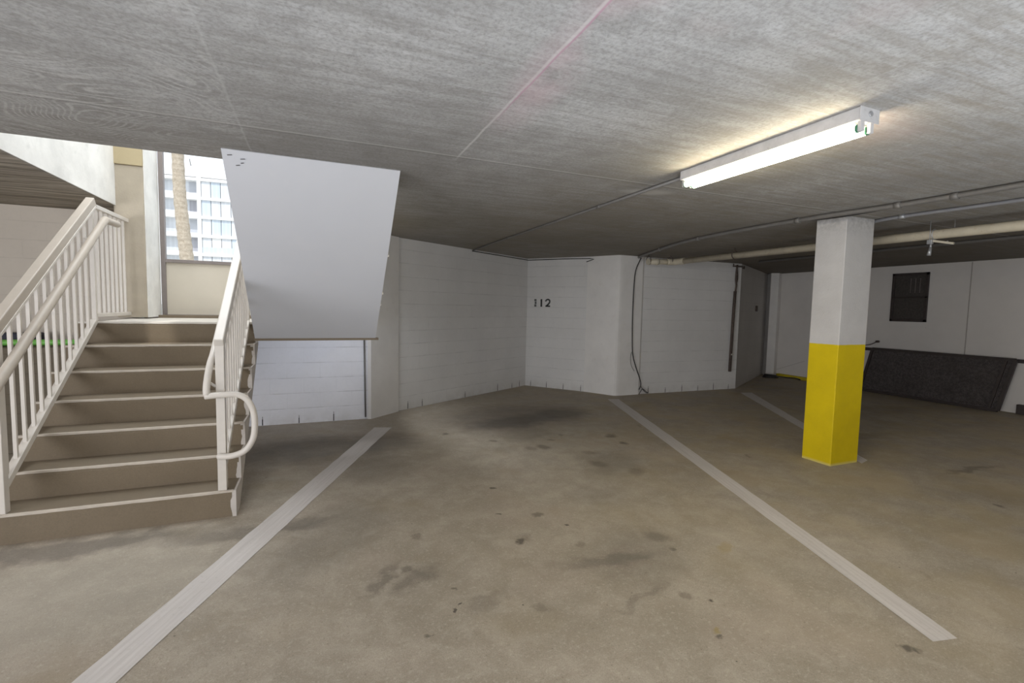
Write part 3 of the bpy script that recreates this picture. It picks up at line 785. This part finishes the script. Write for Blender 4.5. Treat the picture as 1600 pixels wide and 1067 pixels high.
# strap hanger with steel bracket
b = MB(); b.tube([DL(5.255, 2.66, ZC), DL(5.255, 2.66, 2.08)], .003, 6); b.torus(DL(5.3, 2.645, 2.158), .047, .005, (0, 1, 0)); b.build('hanger', M['steel'], dp)
b = MB(); b.tube([DL(5.345, 2.52, ZC), DL(5.345, 2.52, 2.17)], .0025, 6); b.build('rod', M['steel'], dp)
sb = thing('sprinkler_bracket', 'small steel bracket and sprinkler drop under the cream drain pipe', 'bracket', (5.28, 2.6, 2.1))
b = MB(); b.bar((.01, .07, .005), (.03, -.10, -.04), .03, .02, .003); b.build('channel', M['joint'], sb)
b = MB(); b.box((-.02, .045, -.03), (.012, .085, .012), .003); b.build('clamp', M['steel'], sb)
b = MB(); b.tube([(.03, -.05, -.03), (.03, -.05, -.01)], .007, 8); b.build('bolt', M['steel'], sb)
b = MB(); b.tube([(.0, .06, -.02), (.0, .06, -.075)], .009, 8); b.tube([(.0, .06, -.06), (-.008, .065, -.135)], .014, 10, radii=[.011, .016]); b.build('nozzle', M['steel'], sb)
# rusty standpipe on the back wall
vp = thing('rusty_pipe', 'dark rusty vertical pipe hanging on the white wall below the drain pipe', 'pipe', (6.93, 6.405, .33))
b = MB(); b.tube([(-.02, 0, 0), (-.005, 0, .9), (.01, 0, 1.45)], .026, 10); b.build('lower_tube', M['rust'], vp)
b = MB(); b.tube(smooth_path([(.01, 0, 1.40), (.02, -.01, 1.55), (.005, -.01, 1.65), (.02, 0, 1.80), (.02, -.01, 1.92)], 4), .017, 8)
b.tube(smooth_path([(.05, .01, 1.60), (.055, 0, 1.70), (.035, 0, 1.86)], 4), .009, 8)
b.build('upper_tube', M['rust'], vp)
b = MB(); b.box((-.03, -.03, .30), (.02, .0, .325)); b.build('white_tag', M['landing'], vp)
b = MB(); b.bar((-.10, -.05, 1.885), (.17, .02, 1.895), .05, .02); b.bar((.10, -.06, 1.87), (.20, -.0, 1.88), .02, .05); b.tube([(-.06, 0, 1.88), (-.06, 0, 1.935)], .01, 6); b.build('pipe_bracket', M['rust'], vp)
# thin conduit on the wall under the landing
b = MB(); b.tube([(.535, 5.975, .03), (.52, 5.975, 1.03)], .010, 8)
tag(b.build('wall_conduit', M['conduit']), 'thin grey vertical conduit in the corner beneath the stair soffit', 'conduit')
b = MB(); b.tube([(2.2, 7.03, ZC - .025), (3.47, 7.77, ZC - .03)], .007, 8)
b.tube(smooth_path([(3.47, 7.77, ZC - .03), (4.20, 6.89, ZC - .035), (4.16, 6.93, ZC - .09)], 3), .007, 8)
tag(b.build('wall_top_cable', M['black']), 'dark cable tacked along the top of the angled back wall', 'cable')
# black drop cable beside the corner pilaster
t = thing('drop_cable', 'black cable hanging down the wall right of the corner pilaster to a frayed coil', 'cable', (4.80, 6.43, 0))
yy = 0
P = [(.06, -.03, 2.25), (-.01, 0, 2.05), (-.035, 0, 1.8), (-.04, 0, 1.3), (-.025, 0, .85), (.0, 0, .65), (.07, 0, .45), (.14, 0, .30), (.17, -.005, .2), (.165, -.01, .14), (.13, -.02, .09)]
b = MB(); b.tube(smooth_path(P, 5), .0085, 8); b.build('cable_run', M['black'], t)
b = MB(); b.tube(smooth_path([(.165, -.01, .15), (.20, -.03, .09), (.25, -.04, .04), (.30, -.03, .03), (.26, -.02, .06), (.20, -.02, .10), (.15, -.03, .05), (.12, -.03, .012)], 5), .006, 6)
b.build('frayed_end', M['black'], t)
b = MB(); b.tube(smooth_path([(-.035, 0, .72), (-.05, 0, .62), (-.03, 0, .50), (.03, -.003, .40)], 4), .0035, 6); b.build('thin_strand', M['black'], t)
# coil in the far corner
b = MB()
for k in range(4): b.torus((9.10, 7.33, .02 + .014 * k), .15 - .012 * k, .011, (0.05 * k, .04, 1))
b.tube(smooth_path([(9.24, 7.35, .03), (9.35, 7.20, .02), (9.42, 7.0, .025), (9.38, 6.85, .015)], 4), .012, 8)
tag(b.build('hose_coil', M['black']), 'coiled black hose on the floor in the far right corner', 'hose')
# small switch box on the angled far wall
d = Vector((2.402, 1.428)).normalized(); ang = math.atan2(d.y, d.x); p = Vector((7.118, 6.452)) + d * 1.55
t = thing('switch_box', 'small grey switch box on the dim angled wall', 'switch', (p.x, p.y, 1.49), ang)
b = MB(); b.box((-.05, -.03, -.06), (.05, 0, .06), .006); b.build('box', M['rust'], t)
b = MB(); b.box((-.03, -.036, -.045), (.028, -.03, .03), .002); b.build('cover', M['louver'], t)
# wall fitting and tap stub left of the gate
b = MB(); b.tube([(9.55, 5.50, .92), (9.49, 5.50, .92)], .022, 10); b.tube(smooth_path([(9.51, 5.50, .92), (9.49, 5.60, .86), (9.50, 5.75, .83)], 4), .008, 8)
tag(b.build('hose_tap', M['rust']), 'small rusty tap stub on the right wall above the leaning gate', 'tap')

# ------------------------------------------------------------------ louvre window in the right wall
w = bpy.data.objects.new('window_2', None); COL.objects.link(w); w.location = (9.545, 5.055, 1.30)
struct(w, 'small dark brown window on the right wall', 'window')
b = MB()
for (y0_, y1_, z0_, z1_) in ((-.275, -.235, 0, .845), (.235, .275, 0, .845), (-.275, .275, 0, .045), (-.275, .275, .80, .845), (-.275, .275, .41, .435)):
    b.box((-.03, y0_, z0_), (.0, y1_, z1_), .003)
b.build('window_frame', M['dark_frame'], w)
b = MB(); b.box((-.006, -.24, .04), (-.001, .24, .81)); b.build('window_pane', M['louver'], w)
b = MB()
for k in range(3): b.box((-.014, -.15 + .07 * k, .5), (-.007, -.145 + .07 * k, .75))
b.build('window_bars', M['frame_taupe'], w)
b = MB(); b.box((9.53, 4.78, 1.20), (9.55, 5.33, 1.215)); struct(b.build('trim_3', M['panel']), 'faint sill line beneath the small dark window', 'trim')

# ------------------------------------------------------------------ mesh gate panels leaning on the right wall
def gate(name, label, y_far, y_near, xt, xb, h, shear):
    """panel leaning on the right wall; local x along the wall (from far to near), z up the slope"""
    Lg = y_far - y_near
    t = thing(name, label, 'gate', (xb, y_far, .0), -PI / 2)
    # local: x = -y world ; y = +x world ; lean: z up with y
    run = xt - xb
    def P(u, s, off=0.0):   # u along, s 0..1 up
        return Vector((u, run * s + off, .025 + (h - .025) * s))
    f = MB(); w_ = .045
    f.bar(P(0 + shear, 1), P(Lg + shear, 1), w_, w_); f.bar(P(0, 0), P(Lg, 0), w_, w_)
    f.bar(P(0, 0), P(shear, 1), w_, w_, up=(0, 1, 0)); f.bar(P(Lg, 0), P(Lg + shear, 1), w_, w_, up=(0, 1, 0))
    f.bar(P(Lg - .10, 0), P(Lg + shear - .10, 1), w_ * .8, w_ * .8, up=(0, 1, 0))
    f.build('gate_frame', M['dark_frame'], t)
    s_ = MB(); a, b_, c, d_ = P(0, .02, .004), P(Lg, .02, .004), P(Lg + shear, .98, .004), P(shear, .98, .004)
    e = Vector((0, .006, 0)); vs = [a, b_, c, d_, a + e, b_ + e, c + e, d_ + e]
    s_._faces(vs, [(0, 1, 2, 3), (7, 6, 5, 4), (0, 4, 5, 1), (1, 5, 6, 2), (2, 6, 7, 3), (3, 7, 4, 0)])
    s_.build('screen_mesh', M['screen'], t)
    return t
gate('mesh_gate', 'dark brown framed wire mesh gate leaning on the right wall', 5.63, 3.70, 9.42, 9.34, .79, .12)
b = MB(); b.box((9.49, -1.5, .745), (9.545, 6.0, .80), .004); b.box((9.47, -1.5, 0.0), (9.545, 3.55, .14), .004); b.box((9.47, 5.62, 0), (9.545, 6.0, .06), .004)
struct(b.build('baseboard_right', M['dark_frame']), 'dark brown rail and kick board along the right wall', 'baseboard')

# ------------------------------------------------------------------ stencilled 112
dn = Vector((.638, -.770)); base = Vector((3.483, 7.808)); ang = math.atan2(dn.y, dn.x)
def digit(strokes, u, mat, w=.03):
    p = base + dn * u
    b = MB()
    for (x0, z0, x1, z1, ww) in strokes:
        b.bar((x0, -.0035, z0), (x1, -.0035, z1), .003, ww, 0, up=(x1 - x0, 0, z1 - z0) if False else (-(z1 - z0), 0, x1 - x0))
    return b.build('stencil_digit', mat, num, loc=(u - .15, 0, 0))
num = thing('bay_number', 'black stencilled number 112 on the white block wall', 'number', (base.x + dn.x * .15, base.y + dn.y * .15, 1.43), ang)
H_ = .135
digit([(.0, 0, .0, H_ * .3, .040), (.004, H_ * .34, .004, H_ * .68, .034), (.0, H_ * .72, .0, H_, .042)], .168, M['ink_faded'])
digit([(.0, 0, .0, H_, .032), (-.018, H_ - .03, -.002, H_ - .012, .012)], .285, M['ink'])
two = [(-.042, .094), (-.036, .115), (-.018, .128), (.004, .130), (.026, .122), (.036, .102), (.034, .080), (.018, .056), (-.010, .030), (-.036, .010)]
st2 = [(two[i][0], two[i][1], two[i + 1][0], two[i + 1][1], .028) for i in range(len(two) - 1)] + [(-.046, .012, .044, .012, .026)]
digit(st2, .41, M['ink'])

# ------------------------------------------------------------------ outdoors
b = MB(); b.box((-60, 6.3, .9), (.45, 120, 1.0)); b.box((.45, 9.2, .9), (40, 120, 1.0)); struct(b.build('trim_4', M['ground']), 'pale ground outside the landing opening', 'ground')
b = MB(); b.box((-14, -30, -.25), (20, -7, -.02)); struct(b.build('trim_5', M['ground']), 'open yard behind the camera', 'ground')
# apartment building
FY = 66; fh = 2.155; z6 = 15.48
bd = thing('apartment_building', 'white balconied apartment block outside beyond the palm trunk', 'building', (-12.3, FY, 1.0), math.radians(-3))
zb = 1.0
levels = [z6 - fh * k for k in range(7)]
b = MB(); b.box((-12, .9, 0), (9, 9, z6 + 1.6 - zb)); b.box((-12, .0, z6 + .35 - zb), (9, .9, z6 + 1.5 - zb)); b.build('wall', M['facade'], bd)
for k, z in enumerate(levels):
    b = MB(); b.box((-12, -.35, z - .16 - zb), (9, .9, z + .16 - zb)); b.build('floor_slab', M['facade'], bd)
for x in (-7.5, -4.35, -.35, 4.0, 8.0):
    b = MB(); b.box((x - .17, -.3, 0), (x + .22, .9, z6 + .3 - zb)); b.build('pier', M['facade'], bd)
rr = random.Random(4)
for k in range(6):
    z0 = levels[k + 1] + .16 - zb; z1 = levels[k] - .16 - zb
    # right hand glazed bay
    xs = [-.12, .85, 1.85, 2.9, 3.85]
    for i in range(4):
        m = M['glassB'] if (k == 2 and i in (1, 2)) or rr.random() < .12 else (M['facade'] if (k == 3 and i == 1) else M['glassA'])
        b = MB(); b.box((xs[i] + .03, -.12, z0), (xs[i + 1] - .03, -.05, z1)); b.build('pane', m, bd)
    if k == 3:
        b = MB(); b.box((-.12, -.14, z0), (3.8, -.125, z0 + .75)); b.build('pane', M['glassB'], bd)
    # recessed balcony bays
    for (xa, xb) in ((-1.5, -.55), (-4.1, -1.5), (-7.2, -4.6), (4.3, 7.7)):
        b = MB(); b.box((xa, .62, z0), (xb, .88, z1)); w_ = b.build('balcony_door', M['glassA'] if xa < -4 else (M['glassC'] if (k % 2) else M['recess']), bd)
        b = MB(); b.box((xa, -.02, z0), (xb, .05, z0 + .75 * (.6 if k < 2 else .3))); b.build('balustrade', M['facade'] if k < 2 else M['glassA'], bd)
# rooftop masts
b = MB(); b.tube([(-2.0, .5, z6 + 1.5 - zb), (-2.25, .5, z6 + 2.6 - zb)], .06, 6); b.tube([(-1.2, .5, z6 + 1.5 - zb), (-1.35, .5, z6 + 2.4 - zb)], .05, 6); b.build('mast', M['conduit'], bd)
# palm
pl = thing('palm_tree', 'tall leaning palm tree outside the landing opening', 'palm', (-3.10, 15, 1.0))
prof = []
pts = [(.0 - .02, 0, 0), (-.04, 0, .8), (-.09, 0, 1.55), (-.15, 0, 2.3), (-.205, 0, 3.2), (-.225, 0, 4.15), (-.24, 0, 5.5), (-.25, 0, 8.0)]
pp = smooth_path(pts, 10); rads = [.175 - .0008 * i + .006 * math.sin(i * 1.9) for i in range(len(pp))]
b = MB(); b.tube(pp, .16, 18, True, rads); b.build('trunk', M['palm'], pl)
M['frond'] = paint('palm_frond', (.10, .16, .05), .6, .2, 9, .1)
b = MB()
for k in range(16):
    a = 2 * PI * k / 16; up = .5 + .5 * math.sin(k * 2.3)
    spine = [Vector((math.cos(a) * r, math.sin(a) * r, 8.0 + up * 1.2 * r - .42 * r * r)) + Vector((-.25, 0, 0)) for r in (0, .4, .8, 1.2, 1.6, 2.0)]
    side = Vector((-math.sin(a), math.cos(a), 0))
    vs = []
    for i, p in enumerate(spine):
        w_ = .28 * math.sin(PI * (i + .4) / 6); vs += [p - side * w_ - Vector((0, 0, .12)), p, p + side * w_ - Vector((0, 0, .12))]
    b._faces(vs, [f for i in range(5) for f in ((3 * i, 3 * i + 1, 3 * i + 4, 3 * i + 3), (3 * i + 1, 3 * i + 2, 3 * i + 5, 3 * i + 4))])
b.build('fronds', M['frond'], pl)

# ------------------------------------------------------------------ light
W = bpy.data.worlds.new('World'); bpy.context.scene.world = W; W.use_nodes = True
bg = W.node_tree.nodes['Background']; bg.inputs[0].default_value = (.86, .93, 1, 1); bg.inputs[1].default_value = 1.5
def area(name, loc, rot, sx, sy, power, col):
    l = bpy.data.lights.new(name, 'AREA'); l.shape = 'RECTANGLE'; l.size = sx; l.size_y = sy; l.energy = power; l.color = col
    o = bpy.data.objects.new(name, l); COL.objects.link(o); o.location = loc; o.rotation_euler = rot; return o
sun = bpy.data.lights.new('sun', 'SUN'); sun.energy = 2.5; sun.angle = .02; sun.color = (1, .97, .92)
so = bpy.data.objects.new('sun', sun); COL.objects.link(so); so.rotation_euler = (math.radians(40), 0, math.radians(-15))
area('daylight_stand_in', (-4.6, -.5, 1.15), (math.radians(98), 0, math.radians(-72)), 4.4, 1.9, 205, (.95, .96, 1))  # added area lamp standing in for daylight from the rear left
area('ceiling_fill', (.8, -1.0, .2), (math.radians(180), 0, 0), 6, 2.0, 185, (.88, .94, 1))  # added fill lamp facing up, brightens the near ceiling
area('floor_fill', (.8, -.9, 2.2), (0, 0, 0), 6, 1.6, 22, (1, .97, .93))  # added fill lamp facing down, brightens the near floor
area('light_by_the_camera', (.2, -.7, 1.5), (math.radians(90), 0, math.radians(-12)), 1.6, 1.0, 9, (.97, .97, 1))
area('right_fill', (6.9, .4, 2.2), (0, 0, 0), .3, 1.3, 10, (1, .93, .82))  # added fill lamp out of view on the right, no fixture there
area('under_landing_fill', (.0, 5.1, .98), (math.radians(90), 0, 0), 1.0, .08, 3, (.85, .9, 1))  # added lamp that brightens the wall under the landing
area('stairwell_daylight', (-1.1, 4.7, 4.9), (0, 0, 0), 1.0, 2.2, 95, (.95, .98, 1))

# ------------------------------------------------------------------ camera
f_, p_, r_, y_ = 741.06, .070793, .0205736, .3897687
fw = Vector((math.sin(y_) * math.cos(p_), math.cos(y_) * math.cos(p_), -math.sin(p_)))
rt = Vector((math.cos(y_), -math.sin(y_), 0)); up = rt.cross(fw)
rt2 = rt * math.cos(r_) + up * math.sin(r_); up2 = up * math.cos(r_) - rt * math.sin(r_)
cam = bpy.data.cameras.new('camera'); co = bpy.data.objects.new('camera', cam); COL.objects.link(co)
co.matrix_world = Matrix(((rt2.x, up2.x, -fw.x, 0), (rt2.y, up2.y, -fw.y, 0), (rt2.z, up2.z, -fw.z, 1.40), (0, 0, 0, 1)))
cam.sensor_width = 36; cam.lens = f_ / 1600 * 36; cam.clip_start = .05; cam.clip_end = 400
bpy.context.scene.camera = co
sc = bpy.context.scene
sc.view_settings.view_transform = 'Standard'; sc.view_settings.look = 'None'; sc.view_settings.exposure = 0; sc.view_settings.gamma = 1.12
sc.cycles.use_denoising = True
sc.cycles.max_bounces = 8
